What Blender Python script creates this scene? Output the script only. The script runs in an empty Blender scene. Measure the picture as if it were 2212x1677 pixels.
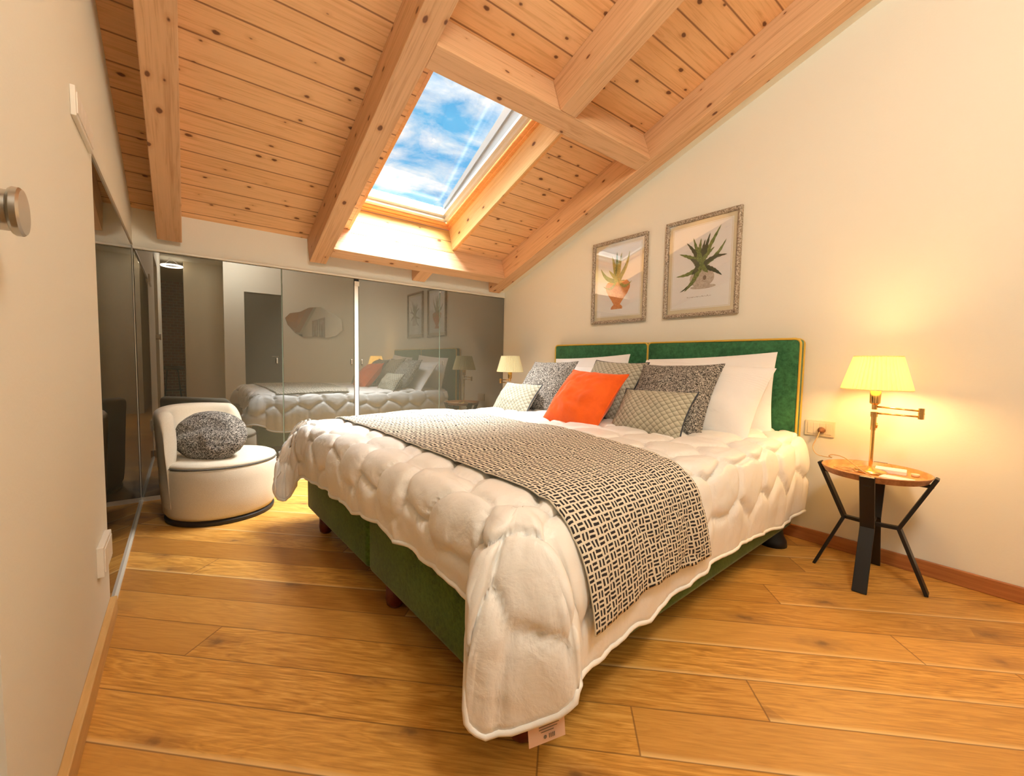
import bpy, bmesh, math, random
from math import sin, cos, pi, radians as rad, sqrt, atan2, exp, floor
from mathutils import Vector, Matrix, noise
random.seed(7)
scn = bpy.context.scene
COL = scn.collection
# ------------------------------------------------------------------ camera
cam_d = bpy.data.cameras.new('camera'); cam = bpy.data.objects.new('camera', cam_d); COL.objects.link(cam)
cam_d.sensor_fit = 'HORIZONTAL'; cam_d.sensor_width = 36.0; cam_d.lens = 908.0/2212*36; cam_d.clip_start = .02
WX = Vector((.788, -.024, .616)); WY = Vector((-.616, -.060, .785)); WZ = Vector((.018, -.998, -.062))  # world axes as seen (right, down, forward)
right = Vector((WX.x, WY.x, WZ.x)); down = Vector((WX.y, WY.y, WZ.y)); fwd = Vector((WX.z, WY.z, WZ.z))
fwd.normalize(); right = (right - fwd*right.dot(fwd)).normalized(); up = right.cross(fwd)
cam.matrix_world = Matrix(((right.x, up.x, -fwd.x, 0), (right.y, up.y, -fwd.y, 0), (right.z, up.z, -fwd.z, .98), (0, 0, 0, 1)))
scn.camera = cam
# ------------------------------------------------------------------ view
scn.view_settings.view_transform = 'Standard'; scn.view_settings.look = 'None'
scn.view_settings.exposure = 0.13; scn.view_settings.gamma = 1.0; scn.view_settings.use_curve_mapping = False
scn.cycles.max_bounces = 9; scn.cycles.diffuse_bounces = 5; scn.cycles.transparent_max_bounces = 12
scn.cycles.sample_clamp_indirect = 6.0
scn.cycles.use_denoising = True
scn.cycles.caustics_reflective = False; scn.cycles.caustics_refractive = False
# ------------------------------------------------------------------ node helper
class NT:
    def __init__(s, tree): s.t = tree; s.n = tree.nodes; s.l = tree.links
    def new(s, typ, **kw):
        nd = s.n.new(typ)
        for k, v in kw.items():
            if k.startswith('i_'):
                key = k[2:]; key = int(key) if key.isdigit() else key.replace('_', ' ')
                s.put(nd.inputs[key], v)
            else: setattr(nd, k, v)
        return nd
    def put(s, sock, v):
        if isinstance(v, bpy.types.NodeSocket): s.l.new(v, sock)
        elif isinstance(v, bpy.types.Node): s.l.new(v.outputs[0], sock)
        else: sock.default_value = v
    def m(s, op, a, b=None, c=None, clamp=False):
        nd = s.n.new('ShaderNodeMath'); nd.operation = op; nd.use_clamp = clamp
        s.put(nd.inputs[0], a)
        if b is not None: s.put(nd.inputs[1], b)
        if c is not None: s.put(nd.inputs[2], c)
        return nd.outputs[0]
    def mix(s, f, a, b, bt='MIX'):
        nd = s.n.new('ShaderNodeMix'); nd.data_type = 'RGBA'; nd.blend_type = bt
        s.put(nd.inputs[0], f); s.put(nd.inputs[6], a); s.put(nd.inputs[7], b); return nd.outputs[2]
    def ramp(s, f, *stops, interp='LINEAR'):
        nd = s.n.new('ShaderNodeValToRGB'); cr = nd.color_ramp; cr.interpolation = interp
        while len(cr.elements) < len(stops): cr.elements.new(.5)
        for e, (p, c) in zip(cr.elements, stops): e.position = p; e.color = c if len(c) == 4 else (*c, 1)
        s.put(nd.inputs[0], f); return nd.outputs[0]
    def noise(s, vec, scale, detail=3, rough=.5, dist=0):
        nd = s.n.new('ShaderNodeTexNoise'); s.put(nd.inputs['Vector'], vec)
        nd.inputs['Scale'].default_value = scale; nd.inputs['Detail'].default_value = detail
        nd.inputs['Roughness'].default_value = rough; nd.inputs['Distortion'].default_value = dist; return nd.outputs[0]
    def sep(s, v):
        nd = s.n.new('ShaderNodeSeparateXYZ'); s.put(nd.inputs[0], v); return nd.outputs
    def comb(s, x, y, z):
        nd = s.n.new('ShaderNodeCombineXYZ')
        for i, v in enumerate((x, y, z)): s.put(nd.inputs[i], v)
        return nd.outputs[0]
    def coord(s, which='Object'): return s.n.new('ShaderNodeTexCoord').outputs[which]
    def white(s, v):
        nd = s.n.new('ShaderNodeTexWhiteNoise'); nd.noise_dimensions = '1D'; s.put(nd.inputs['W'], v); return nd.outputs[0]
    def bump(s, h, strength=.3, dist=.01, normal=None):
        nd = s.n.new('ShaderNodeBump'); nd.inputs['Strength'].default_value = strength; nd.inputs['Distance'].default_value = dist
        s.put(nd.inputs['Height'], h)
        if normal is not None: s.put(nd.inputs['Normal'], normal)
        return nd.outputs[0]
def mat(name, color=(.8, .8, .8), rough=.5, metal=0, spec=.5, sheen=0, fn=None, **kw):
    m = bpy.data.materials.new(name); m.use_nodes = True; t = NT(m.node_tree); b = m.node_tree.nodes['Principled BSDF']
    b.inputs['Base Color'].default_value = (*color, 1); b.inputs['Roughness'].default_value = rough
    b.inputs['Metallic'].default_value = metal; b.inputs['Specular IOR Level'].default_value = spec
    if sheen: b.inputs['Sheen Weight'].default_value = sheen; b.inputs['Sheen Roughness'].default_value = .4
    for k, v in kw.items(): b.inputs[k.replace('_', ' ')].default_value = v
    if fn: fn(t, b)
    return m
# ------------------------------------------------------------------ world: partly cloudy sky, plus an added glow high up, out of view, to light the room
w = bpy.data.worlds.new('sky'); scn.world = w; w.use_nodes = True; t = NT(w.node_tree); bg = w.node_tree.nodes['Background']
g = t.coord('Generated'); sx, sy, sz = t.sep(g)[0:3]
den = t.m('MAXIMUM', sz, .05); pv = t.comb(t.m('DIVIDE', sx, den), t.m('DIVIDE', sy, den), 0)
n1 = t.noise(pv, 3.4, 9, .60, .3)
blue = t.ramp(t.noise(pv, 1.4, 3), (.3, (.05, .33, .74)), (.7, (.18, .62, .95)))
sky = t.mix(t.ramp(n1, (.42, (0, 0, 0)), (.52, (.45, .45, .45)), (.64, (1, 1, 1))), blue, (1.0, 1.0, 1.0, 1))
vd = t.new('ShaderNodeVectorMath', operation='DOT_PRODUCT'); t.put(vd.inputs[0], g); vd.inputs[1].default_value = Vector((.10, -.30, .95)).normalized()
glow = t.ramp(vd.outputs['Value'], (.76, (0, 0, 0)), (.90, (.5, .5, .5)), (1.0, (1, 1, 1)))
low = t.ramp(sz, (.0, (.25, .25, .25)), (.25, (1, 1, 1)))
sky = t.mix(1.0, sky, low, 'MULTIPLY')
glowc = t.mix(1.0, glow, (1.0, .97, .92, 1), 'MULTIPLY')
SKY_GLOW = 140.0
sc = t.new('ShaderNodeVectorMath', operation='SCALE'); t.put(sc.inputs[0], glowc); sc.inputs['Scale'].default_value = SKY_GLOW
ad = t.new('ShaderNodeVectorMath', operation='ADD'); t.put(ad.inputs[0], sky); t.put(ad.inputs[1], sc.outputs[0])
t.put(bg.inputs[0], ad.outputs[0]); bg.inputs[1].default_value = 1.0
w.cycles.sampling_method = 'MANUAL'; w.cycles.sample_map_resolution = 512
# ------------------------------------------------------------------ constants (metres)
R, D, L = 2.767, 3.688, -.235           # right wall x, wardrobe glass y, left wall x
YF = -1.2                                # front wall behind the camera
ZR = 1.922; AL = math.atan(.35)          # roof: z of the planks at the back wall, pitch
ROOF = Matrix(((1, 0, 0, 0), (0, -cos(AL), -sin(AL), D), (0, sin(AL), -cos(AL), ZR), (0, 0, 0, 1)))  # local x, s up-slope, d down into the room
# skylight portal (guides sampling of the sky through the opening)
pl = bpy.data.lights.new('skylight_portal', 'AREA'); pl.shape = 'RECTANGLE'; pl.size = .95; pl.size_y = 1.6; pl.cycles.is_portal = True
po = bpy.data.objects.new('skylight_portal', pl); COL.objects.link(po)
po.matrix_world = ROOF @ Matrix.Translation((1.535, 1.04, -.62)) @ Matrix.Rotation(pi, 4, 'X')
# ------------------------------------------------------------------ mesh helpers
class MB:
    def __init__(s): s.v = []; s.f = []; s.mi = []; s.uv = []; s.cur = 0
    def face(s, idx, uv=None): s.f.append(tuple(idx)); s.mi.append(s.cur); s.uv.append(uv)
    def box(s, lo, hi, M=None):
        b = len(s.v); (x0, y0, z0), (x1, y1, z1) = lo, hi
        for p in ((x0,y0,z0),(x1,y0,z0),(x1,y1,z0),(x0,y1,z0),(x0,y0,z1),(x1,y0,z1),(x1,y1,z1),(x0,y1,z1)):
            p = Vector(p); s.v.append(M @ p if M else p)
        for q in ((3,2,1,0),(4,5,6,7),(0,1,5,4),(1,2,6,5),(2,3,7,6),(3,0,4,7)): s.face([b+i for i in q])
        return s
    def tube(s, pts, r, n=10, cap=True, closed=False):
        pts = [Vector(p) for p in pts]; N = len(pts); rr = r if isinstance(r, (list, tuple)) else [r]*N
        b = len(s.v); prev = None
        for i, p in enumerate(pts):
            if closed: d = pts[(i+1) % N]-pts[i-1]
            else: d = pts[min(i+1, N-1)]-pts[max(i-1, 0)]
            if d.length < 1e-9: d = Vector((0, 0, 1))
            d.normalize()
            if prev is None:
                a = Vector((0, 0, 1)) if abs(d.z) < .9 else Vector((1, 0, 0))
                a = (a-d*a.dot(d)).normalized()
            else: a = (prev-d*prev.dot(d)).normalized()
            prev = a; c = d.cross(a)
            for k in range(n): s.v.append(p+(a*cos(2*pi*k/n)+c*sin(2*pi*k/n))*rr[i])
        for i in range(N if closed else N-1):
            for k in range(n):
                i2 = (i+1) % N
                s.face((b+i*n+k, b+i*n+(k+1) % n, b+i2*n+(k+1) % n, b+i2*n+k))
        if cap and not closed:
            s.face([b+k for k in range(n)][::-1]); s.face([b+(N-1)*n+k for k in range(n)])
        return s
    def lathe(s, prof, c=(0, 0, 0), n=32, M=None, capb=True, capt=True):
        b = len(s.v); c = Vector(c)
        for r, z in prof:
            for k in range(n):
                p = Vector((r*cos(2*pi*k/n), r*sin(2*pi*k/n), z)); p = (M @ p if M else p)+c; s.v.append(p)
        for i in range(len(prof)-1):
            for k in range(n): s.face((b+i*n+k, b+i*n+(k+1) % n, b+(i+1)*n+(k+1) % n, b+(i+1)*n+k))
        if capb: s.face([b+k for k in range(n)][::-1])
        if capt: s.face([b+(len(prof)-1)*n+k for k in range(n)])
        return s
    def grid(s, fn, nu, nv, uvfn=None, closeu=False):
        b = len(s.v)
        for j in range(nv+1):
            for i in range(nu+(0 if closeu else 1)): s.v.append(Vector(fn(i/nu, j/nv)))
        W = nu if closeu else nu+1
        for j in range(nv):
            for i in range(nu):
                i2 = (i+1) % nu if closeu else i+1
                uv = None
                if uvfn: uv = [uvfn(a/nu, c/nv) for a, c in ((i, j), (i+1, j), (i+1, j+1), (i, j+1))]
                s.face((b+j*W+i, b+j*W+i2, b+(j+1)*W+i2, b+(j+1)*W+i), uv)
        return s
    def poly(s, pts, th=None, nrm=None):
        pts = [Vector(p) for p in pts]; b = len(s.v); s.v += pts; s.face(range(b, b+len(pts)))
        if th:
            o = Vector(nrm)*th; c = len(s.v); s.v += [p+o for p in pts]; n = len(pts)
            s.face([c+i for i in range(n)][::-1])
            for i in range(n): s.face((b+(i+1) % n, b+i, c+i, c+(i+1) % n))
        return s
    def build(s, name, mats, parent=None, smooth=False, bevel=0, bseg=2, M=None, subsurf=0, auto=None):
        """verts are in the root's local frame (or world if top-level); M = object matrix for a top-level mesh, verts then local to it"""
        me = bpy.data.meshes.new(name); me.from_pydata([tuple(v) for v in s.v], [], s.f)
        mats = mats if isinstance(mats, (list, tuple)) else [mats]
        for m_ in mats: me.materials.append(m_)
        for p, i in zip(me.polygons, s.mi): p.material_index = i; p.use_smooth = bool(smooth)
        if any(u is not None for u in s.uv):
            ul = me.uv_layers.new(name='UVMap'); k = 0
            for p, u in zip(me.polygons, s.uv):
                for li in range(p.loop_total):
                    if u: ul.data[p.loop_start+li].uv = u[li]
        me.validate(); me.update()
        bm = bmesh.new(); bm.from_mesh(me)
        if len(bm.faces) < 60000: bmesh.ops.recalc_face_normals(bm, faces=bm.faces)
        bm.to_mesh(me); bm.free()
        if smooth and auto:
            me.set_sharp_from_angle(angle=rad(auto))
        o = bpy.data.objects.new(name, me); COL.objects.link(o)
        if parent is not None: o.parent = parent
        elif M is not None: o.matrix_world = M
        if bevel:
            b = o.modifiers.new('b', 'BEVEL'); b.width = bevel; b.segments = bseg; b.limit_method = 'ANGLE'; b.angle_limit = rad(40)
        if subsurf:
            b = o.modifiers.new('s', 'SUBSURF'); b.levels = subsurf; b.render_levels = subsurf
        return o
def tag(o, label=None, cat=None, group=None, kind=None):
    if label: o['label'] = label
    if cat: o['category'] = cat
    if group: o['group'] = group
    if kind: o['kind'] = kind
    return o
def empty(name, loc=(0, 0, 0), rz=0, **kw):
    o = bpy.data.objects.new(name, None); COL.objects.link(o); o.location = loc; o.rotation_euler = (0, 0, rz); o.empty_display_size = .05
    return tag(o, **kw)
def origin(o, p):
    p = Vector(p); o.data.transform(Matrix.Translation(-p)); o.location = p; return o
def kids(o): return [c for c in bpy.data.objects if c.parent == o]
def copy_tree(o, parent=None):
    c = o.copy(); COL.objects.link(c); c.parent = parent
    for ch in kids(o):
        copy_tree(ch, c)
    return c
def struct(name, mb, m, **kw):
    o = mb.build(name, m, **kw); o['kind'] = 'structure'; return o
# ------------------------------------------------------------------ materials
def pine(board=None, tint=1.0, sx=1.0, knots=.5, light=(.80, .47, .235), dark=(.56, .27, .10), rough=.5, off=.062):
    def fn(t, b):
        oi = t.n.new('ShaderNodeObjectInfo').outputs['Random']
        x, y, z = t.sep(t.coord())[0:3]
        if board:
            q = t.m('DIVIDE', t.m('SUBTRACT', y, off), board); idx = t.m('FLOOR', q); fr = t.m('FRACT', q)
        else: idx = t.m('MULTIPLY', oi, 37.0); fr = None
        rnd = t.white(t.m('ADD', idx, .37))
        xo = t.m('ADD', x, t.m('MULTIPLY', rnd, 31.0)); v = t.comb(xo, y, t.m('ADD', z, t.m('MULTIPLY', oi, 5)))
        st = t.new('ShaderNodeMapping'); t.put(st.inputs[0], v); st.inputs['Scale'].default_value = (1.1*sx, 26, 26)
        gr = t.noise(st.outputs[0], 2.2, 6, .6, 1.2)
        st3 = t.new('ShaderNodeMapping'); t.put(st3.inputs[0], v); st3.inputs['Scale'].default_value = (.8, 5, 5)
        blot = t.noise(st3.outputs[0], 1.6, 3, .5)
        c = t.ramp(gr, (.28, tuple(k*tint for k in dark)), (.50, tuple(k*tint for k in light)), (.75, tuple(min(1, k*tint*1.1) for k in light)))
        c = t.mix(t.m('MULTIPLY', blot, .45), c, t.mix(rnd, (dark[0]*1.15*tint, dark[1]*1.1*tint, dark[2]*tint, 1), (light[0]*tint, light[1]*1.05*tint, light[2]*1.2*tint, 1)))
        kv = t.new('ShaderNodeTexVoronoi', voronoi_dimensions='2D'); kv.inputs['Scale'].default_value = 1.0
        t.put(kv.inputs['Vector'], t.comb(t.m('MULTIPLY', xo, 4.6), t.m('MULTIPLY', t.m('ADD', y, t.m('MULTIPLY', z, 1.3)), 7.5), 0))
        kr = t.sep(kv.outputs['Color'])
        size = t.m('MULTIPLY', kr[1], .07)
        kd = t.m('ADD', t.m('SUBTRACT', kv.outputs['Distance'], size), t.m('MULTIPLY', t.m('SUBTRACT', t.noise(v, 40, 2), .5), .07))
        kmask = t.m('MULTIPLY', t.ramp(kd, (.0, (1, 1, 1)), (.035, (0, 0, 0))), t.m('GREATER_THAN', kr[0], knots))
        halo = t.m('MULTIPLY', t.ramp(kd, (.0, (1, 1, 1)), (.14, (0, 0, 0))), t.m('GREATER_THAN', kr[0], knots))
        c = t.mix(t.m('MULTIPLY', halo, .35), c, (.42*tint, .17*tint, .05*tint, 1))
        c = t.mix(t.m('MULTIPLY', kmask, .92), c, (.13, .045, .02, 1))
        hgt = gr
        if fr is not None:
            e = t.m('MINIMUM', fr, t.m('SUBTRACT', 1.0, fr))
            line = t.ramp(e, (.0, (1, 1, 1)), (.022, (.7, .7, .7)), (.038, (0, 0, 0)))
            c = t.mix(t.m('MULTIPLY', line, .85), c, (.16, .05, .015, 1))
            hgt = t.m('SUBTRACT', t.m('MULTIPLY', gr, .1), line)
        t.put(b.inputs['Base Color'], c)
        t.put(b.inputs['Normal'], t.bump(hgt, .35 if board else .12, .004))
    return mat('pine', rough=rough, fn=fn, spec=.3)
M_planks = pine(board=.1475, sx=1, knots=.25, light=(.80, .49, .25), dark=(.58, .30, .12))
M_beam = pine(sx=.8, knots=.55, light=(.70, .44, .25), dark=(.46, .25, .12))
M_reveal = pine(board=.118, off=.0, knots=.6, light=(.60, .40, .135), dark=(.42, .24, .065))
def oak_fn(t, b):
    x, y, z = t.sep(t.coord())[0:3]
    q = t.m('DIVIDE', t.m('SUBTRACT', y, .871), .1555); row = t.m('FLOOR', q); fy = t.m('FRACT', q)
    rr = t.white(t.m('ADD', row, .5))
    ux = t.m('DIVIDE', t.m('ADD', x, t.m('MULTIPLY', rr, 3.7)), 1.8); ix = t.m('FLOOR', ux); fx = t.m('FRACT', ux)
    rnd = t.white(t.m('ADD', t.m('MULTIPLY', row, 7.13), t.m('MULTIPLY', ix, 3.71)))
    rnd2 = t.white(t.m('ADD', t.m('MULTIPLY', row, 3.1), t.m('MULTIPLY', ix, 11.7)))
    v = t.comb(t.m('ADD', x, t.m('MULTIPLY', rnd, 23)), t.m('ADD', y, t.m('MULTIPLY', rnd2, 5)), 0)
    mp = t.new('ShaderNodeMapping'); t.put(mp.inputs[0], v); mp.inputs['Scale'].default_value = (1.3, 9, 1)
    fig = t.noise(mp.outputs[0], 1.6, 3, .5, 1.0)
    wv = t.m('FRACT', t.m('MULTIPLY', fig, 7.0)); wv = t.m('ABSOLUTE', t.m('SUBTRACT', wv, .5))
    mp2 = t.new('ShaderNodeMapping'); t.put(mp2.inputs[0], v); mp2.inputs['Scale'].default_value = (5, 90, 1)
    fine = t.noise(mp2.outputs[0], 1.5, 5, .65, .6)
    c = t.ramp(t.m('ADD', t.m('SUBTRACT', t.m('MULTIPLY', fine, 1.15), .22), t.m('MULTIPLY', wv, .42)), (.2, (.36, .155, .024)), (.5, (.63, .315, .062)), (.8, (.82, .48, .14)))
    c = t.mix(t.m('MULTIPLY', rnd, .75), c, t.mix(rnd2, (.30, .115, .018, 1), (.78, .43, .11, 1)))
    kv = t.new('ShaderNodeTexVoronoi', voronoi_dimensions='2D'); kv.inputs['Scale'].default_value = 1.0
    sm = t.new('ShaderNodeMapping'); t.put(sm.inputs[0], v); sm.inputs['Scale'].default_value = (2.0, 5.0, 1); t.put(kv.inputs['Vector'], sm.outputs[0])
    dn = t.m('ADD', kv.outputs['Distance'], t.m('MULTIPLY', t.m('SUBTRACT', t.noise(v, 22, 3), .5), .22))
    kr = t.sep(kv.outputs['Color']); on = t.m('GREATER_THAN', kr[0], .5)
    c = t.mix(t.m('MULTIPLY', t.m('MULTIPLY', t.ramp(dn, (.0, (1, 1, 1)), (.24, (0, 0, 0))), on), .62), c, (.20, .085, .03, 1))
    c = t.mix(t.m('MULTIPLY', t.m('MULTIPLY', t.ramp(dn, (.0, (1, 1, 1)), (.07, (0, 0, 0))), on), .6), c, (.14, .07, .03, 1))
    e = t.m('MINIMUM', fy, t.m('SUBTRACT', 1.0, fy)); ex = t.m('MULTIPLY', t.m('MINIMUM', fx, t.m('SUBTRACT', 1.0, fx)), 11.6)
    sap = t.m('MULTIPLY', t.ramp(t.m('ADD', fy, t.m('MULTIPLY', fine, .12)), (.05, (1, 1, 1)), (.17, (0, 0, 0))), t.m('GREATER_THAN', rnd2, .45))
    c = t.mix(t.m('MULTIPLY', sap, .75), c, (.90, .66, .32, 1))
    ln = t.ramp(t.m('MINIMUM', e, ex), (.0, (1, 1, 1)), (.012, (.6, .6, .6)), (.02, (0, 0, 0)))
    c = t.mix(t.m('MULTIPLY', ln, .8), c, (.16, .065, .018, 1))
    t.put(b.inputs['Base Color'], c); t.put(b.inputs['Roughness'], t.m('ADD', .33, t.m('MULTIPLY', fine, .2)))
    t.put(b.inputs['Normal'], t.bump(t.m('SUBTRACT', t.m('MULTIPLY', fine, .25), ln), .25, .003))
M_oak = mat('oak_floor', fn=oak_fn, spec=.4)
def wood_fn(c0, c1, sc=(3, 40, 40)):
    def fn(t, b):
        mp = t.new('ShaderNodeMapping'); t.put(mp.inputs[0], t.coord()); mp.inputs['Scale'].default_value = sc
        n = t.noise(mp.outputs[0], 1.5, 5, .6, .8); t.put(b.inputs['Base Color'], t.ramp(n, (.3, c0), (.7, c1)))
    return fn
M_base_wood = mat('skirting_wood', rough=.4, fn=wood_fn((.30, .10, .03), (.46, .18, .055), (30, 2, 40)))
M_base_pale = mat('pale_skirting_wood', rough=.4, fn=wood_fn((.56, .33, .11), (.70, .45, .19), (30, 2, 40)))
def plaster_fn(t, b):
    n = t.noise(t.coord(), 90, 4, .6); t.put(b.inputs['Normal'], t.bump(n, .12, .004))
M_wall = mat('cream_plaster', (.80, .77, .665), .85, fn=plaster_fn, spec=.2)
def velvet_fn(c0, c1, sc=60):
    def fn(t, b):
        n = t.noise(t.coord(), sc, 5, .7, .4); n2 = t.noise(t.coord(), 7, 2)
        t.put(b.inputs['Base Color'], t.ramp(t.m('ADD', t.m('MULTIPLY', n, .7), t.m('MULTIPLY', n2, .3)), (.35, c0), (.65, c1)))
        t.put(b.inputs['Normal'], t.bump(n, .25, .003))
    return fn
M_green = mat('green_velvet', rough=.8, sheen=.25, spec=.2, fn=velvet_fn((.028, .070, .010), (.095, .185, .032)))
M_greenh = mat('green_velvet_headboard', rough=.75, sheen=.3, spec=.2, fn=velvet_fn((.016, .085, .035), (.055, .20, .085), 40))
M_gold = mat('gold_piping', (.62, .40, .05), .5)
M_orange = mat('orange_velvet', rough=.7, sheen=.25, spec=.2, fn=velvet_fn((.70, .095, .007), (.84, .125, .010), 10))
def linen_fn(c, c2, sc=350):
    def fn(t, b):
        n = t.noise(t.coord(), sc, 2, .5); t.put(b.inputs['Base Color'], t.mix(n, (*c, 1), (*c2, 1)))
        t.put(b.inputs['Normal'], t.bump(n, .3, .002))
    return fn
M_chair = mat('cream_boucle', rough=.9, sheen=.2, spec=.15, fn=linen_fn((.60, .53, .41), (.78, .71, .58), 260))
def duvet_fn(t, b):
    n = t.noise(t.coord(), 15, 5, .5, .35); n2 = t.noise(t.coord(), 300, 2)
    at = t.new('ShaderNodeAttribute', attribute_name='seam').outputs['Fac']
    mp = t.new('ShaderNodeMapping'); t.put(mp.inputs[0], t.coord()); mp.inputs['Scale'].default_value = (1, 1, .35)
    h = t.m('ADD', t.m('ADD', n, t.m('MULTIPLY', n2, .03)), t.m('MULTIPLY', t.m('MULTIPLY', at, t.noise(mp.outputs[0], 55, 2, .5, .5)), .5))
    t.put(b.inputs['Normal'], t.bump(h, .28, .022))
M_duvet = mat('white_satin_cotton', (.88, .865, .83), .40, sheen=.1, spec=.5, fn=duvet_fn)
def pillow_fn(t, b):
    x, y, z = t.sep(t.coord('UV'))[0:3]
    s = t.m('SINE', t.m('MULTIPLY', y, 420.0)); msk = t.m('MULTIPLY', t.m('GREATER_THAN', y, .30), t.m('LESS_THAN', y, .40))
    n = t.noise(t.coord(), 14, 3, .5, 1.0)
    t.put(b.inputs['Normal'], t.bump(t.m('ADD', t.m('MULTIPLY', t.m('MULTIPLY', s, msk), .12), n), .3, .012))
M_pillow = mat('white_cotton', (.86, .85, .83), .7, spec=.25, fn=pillow_fn)
def boucle_fn(t, b):
    v = t.coord(); n = t.noise(v, 165, 3, .75, 1.5)
    t.put(b.inputs['Base Color'], t.ramp(n, (.43, (.015, .014, .013)), (.49, (.07, .065, .06)), (.535, (.40, .37, .32)), (.60, (.85, .80, .72))))
    t.put(b.inputs['Normal'], t.bump(n, .8, .006))
M_boucle = mat('grey_boucle', rough=.95, spec=.1, fn=boucle_fn)
def scallop_fn(t, b):
    x, y, z = t.sep(t.coord('UV'))[0:3]
    u = t.m('DIVIDE', x, .040); v = t.m('DIVIDE', y, .034)
    a = t.m('ADD', u, v); c = t.m('SUBTRACT', u, v)
    fa = t.m('FRACT', a); fc = t.m('FRACT', c)
    e = t.m('MINIMUM', t.m('MINIMUM', fa, t.m('SUBTRACT', 1.0, fa)), t.m('MINIMUM', fc, t.m('SUBTRACT', 1.0, fc)))
    grad = t.m('MULTIPLY', t.m('ADD', fa, t.m('SUBTRACT', 1.0, fc)), .5)
    base = t.ramp(grad, (.1, (.26, .245, .18)), (.5, (.43, .41, .32)), (.9, (.58, .56, .45)))
    line = t.ramp(e, (.0, (1, 1, 1)), (.09, (0, 0, 0)))
    col = t.mix(t.m('MULTIPLY', line, .6), base, (.16, .15, .10, 1))
    t.put(b.inputs['Base Color'], col); t.put(b.inputs['Normal'], t.bump(t.m('SUBTRACT', grad, line), .5, .006))
M_scallop = mat('scalloped_jacquard', rough=.7, spec=.3, fn=scallop_fn)
M_darkpipe = mat('dark_piping', (.03, .035, .045), .7)
def runner_fn(t, b):
    uv = t.coord('UV'); nz = t.new('ShaderNodeTexNoise'); t.put(nz.inputs['Vector'], uv); nz.inputs['Scale'].default_value = 45
    wob = t.new('ShaderNodeVectorMath', operation='MULTIPLY_ADD'); t.put(wob.inputs[0], nz.outputs[1]); wob.inputs[1].default_value = (.005, .005, 0); t.put(wob.inputs[2], uv)
    x, y, z = t.sep(wob.outputs[0])[0:3]; C = .0285
    u = t.m('DIVIDE', x, C); v = t.m('DIVIDE', y, C*.82)
    par = t.m('MODULO', t.m('ADD', t.m('FLOOR', u), t.m('FLOOR', v)), 2.0); par = t.m('GREATER_THAN', t.m('ABSOLUTE', par), .5)
    fu = t.m('FRACT', u); fv = t.m('FRACT', v)
    def dash(a, b_, k, lo, hi):
        f = t.m('FRACT', t.m('MULTIPLY', a, k)); w_ = t.m('MULTIPLY', t.m('GREATER_THAN', f, lo), t.m('LESS_THAN', f, hi))
        l_ = t.m('MULTIPLY', t.m('GREATER_THAN', b_, .13), t.m('LESS_THAN', b_, .87)); return t.m('MULTIPLY', w_, l_)
    d1 = dash(fu, fv, 2.0, .30, .82); d2 = dash(fv, fu, 2.0, .24, .80)
    k = t.m('ADD', t.m('MULTIPLY', par, d1), t.m('MULTIPLY', t.m('SUBTRACT', 1.0, par), d2))
    wv = t.noise(uv, 700, 1)
    c = t.mix(k, (.72, .66, .54, 1), t.mix(wv, (.012, .013, .018, 1), (.05, .04, .035, 1)))
    t.put(b.inputs['Base Color'], c); t.put(b.inputs['Normal'], t.bump(t.m('ADD', wv, k), .2, .002))
M_runner = mat('black_dash_weave', rough=.85, spec=.15, fn=runner_fn)
M_brass = mat('polished_brass', (.80, .52, .20), .18, 1)
M_black = mat('black_steel', (.012, .012, .012), .42, .3)
M_dark = mat('black_plastic', (.01, .01, .011), .5)
M_steel = mat('brushed_steel', (.55, .52, .47), .3, 1)
M_red = mat('dark_red_stained_wood', (.10, .012, .008), .3, fn=wood_fn((.07, .008, .006), (.14, .02, .012)))
M_tray = mat('orange_stained_wood', rough=.35, fn=wood_fn((.50, .20, .06), (.72, .36, .13), (4, 30, 30)))
M_trayrim = mat('bare_wood_rim', rough=.5, fn=wood_fn((.24, .10, .04), (.42, .20, .09), (4, 30, 30)))
M_white = mat('white_plastic', (.80, .76, .68), .4)
M_ivory = mat('ivory_plastic', (.72, .62, .46), .4)
M_paper = mat('white_paper', (.88, .86, .82), .6)
M_cord = mat('gold_flex', (.55, .36, .16), .5)
M_plug = mat('brown_plug', (.18, .07, .03), .4)
M_whiteprof = mat('white_profile', (.74, .70, .60), .4)
M_greyframe = mat('grey_aluminium', (.26, .27, .27), .45, .1)
M_sashw = mat('white_sash', (.72, .70, .64), .4)
M_sashp = mat('pine_sash', rough=.35, fn=wood_fn((.72, .33, .10), (.85, .45, .17), (6, 40, 40)))
def glassy(name, base, ior, extra=None):
    def fn(t, b): b.inputs['IOR'].default_value = ior
    return mat(name, base, .0, spec=.5, fn=fn)
M_smoke = glassy('smoked_lacquered_glass', (.072, .068, .049), 2.6)
M_smoke2 = glassy('dark_mirror_glass', (.045, .038, .020), 2.6)
M_edge = mat('glass_edge', (.16, .20, .15), .1)
def pane_mat(name, tint):
    m = bpy.data.materials.new(name); m.use_nodes = True; t = NT(m.node_tree); m.node_tree.nodes.remove(m.node_tree.nodes['Principled BSDF'])
    out = m.node_tree.nodes['Material Output']; tr = t.new('ShaderNodeBsdfTransparent'); tr.inputs[0].default_value = (*tint, 1)
    gl = t.new('ShaderNodeBsdfGlossy'); gl.inputs['Roughness'].default_value = .0
    lw = t.new('ShaderNodeLayerWeight'); lw.inputs[0].default_value = .5
    fr = t.m('ADD', .06, t.m('MULTIPLY', t.m('POWER', lw.outputs['Facing'], 5.0), .9))
    mx = t.new('ShaderNodeMixShader'); t.put(mx.inputs[0], fr); t.put(mx.inputs[1], tr.outputs[0]); t.put(mx.inputs[2], gl.outputs[0])
    t.put(out.inputs[0], mx.outputs[0]); return m
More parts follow.
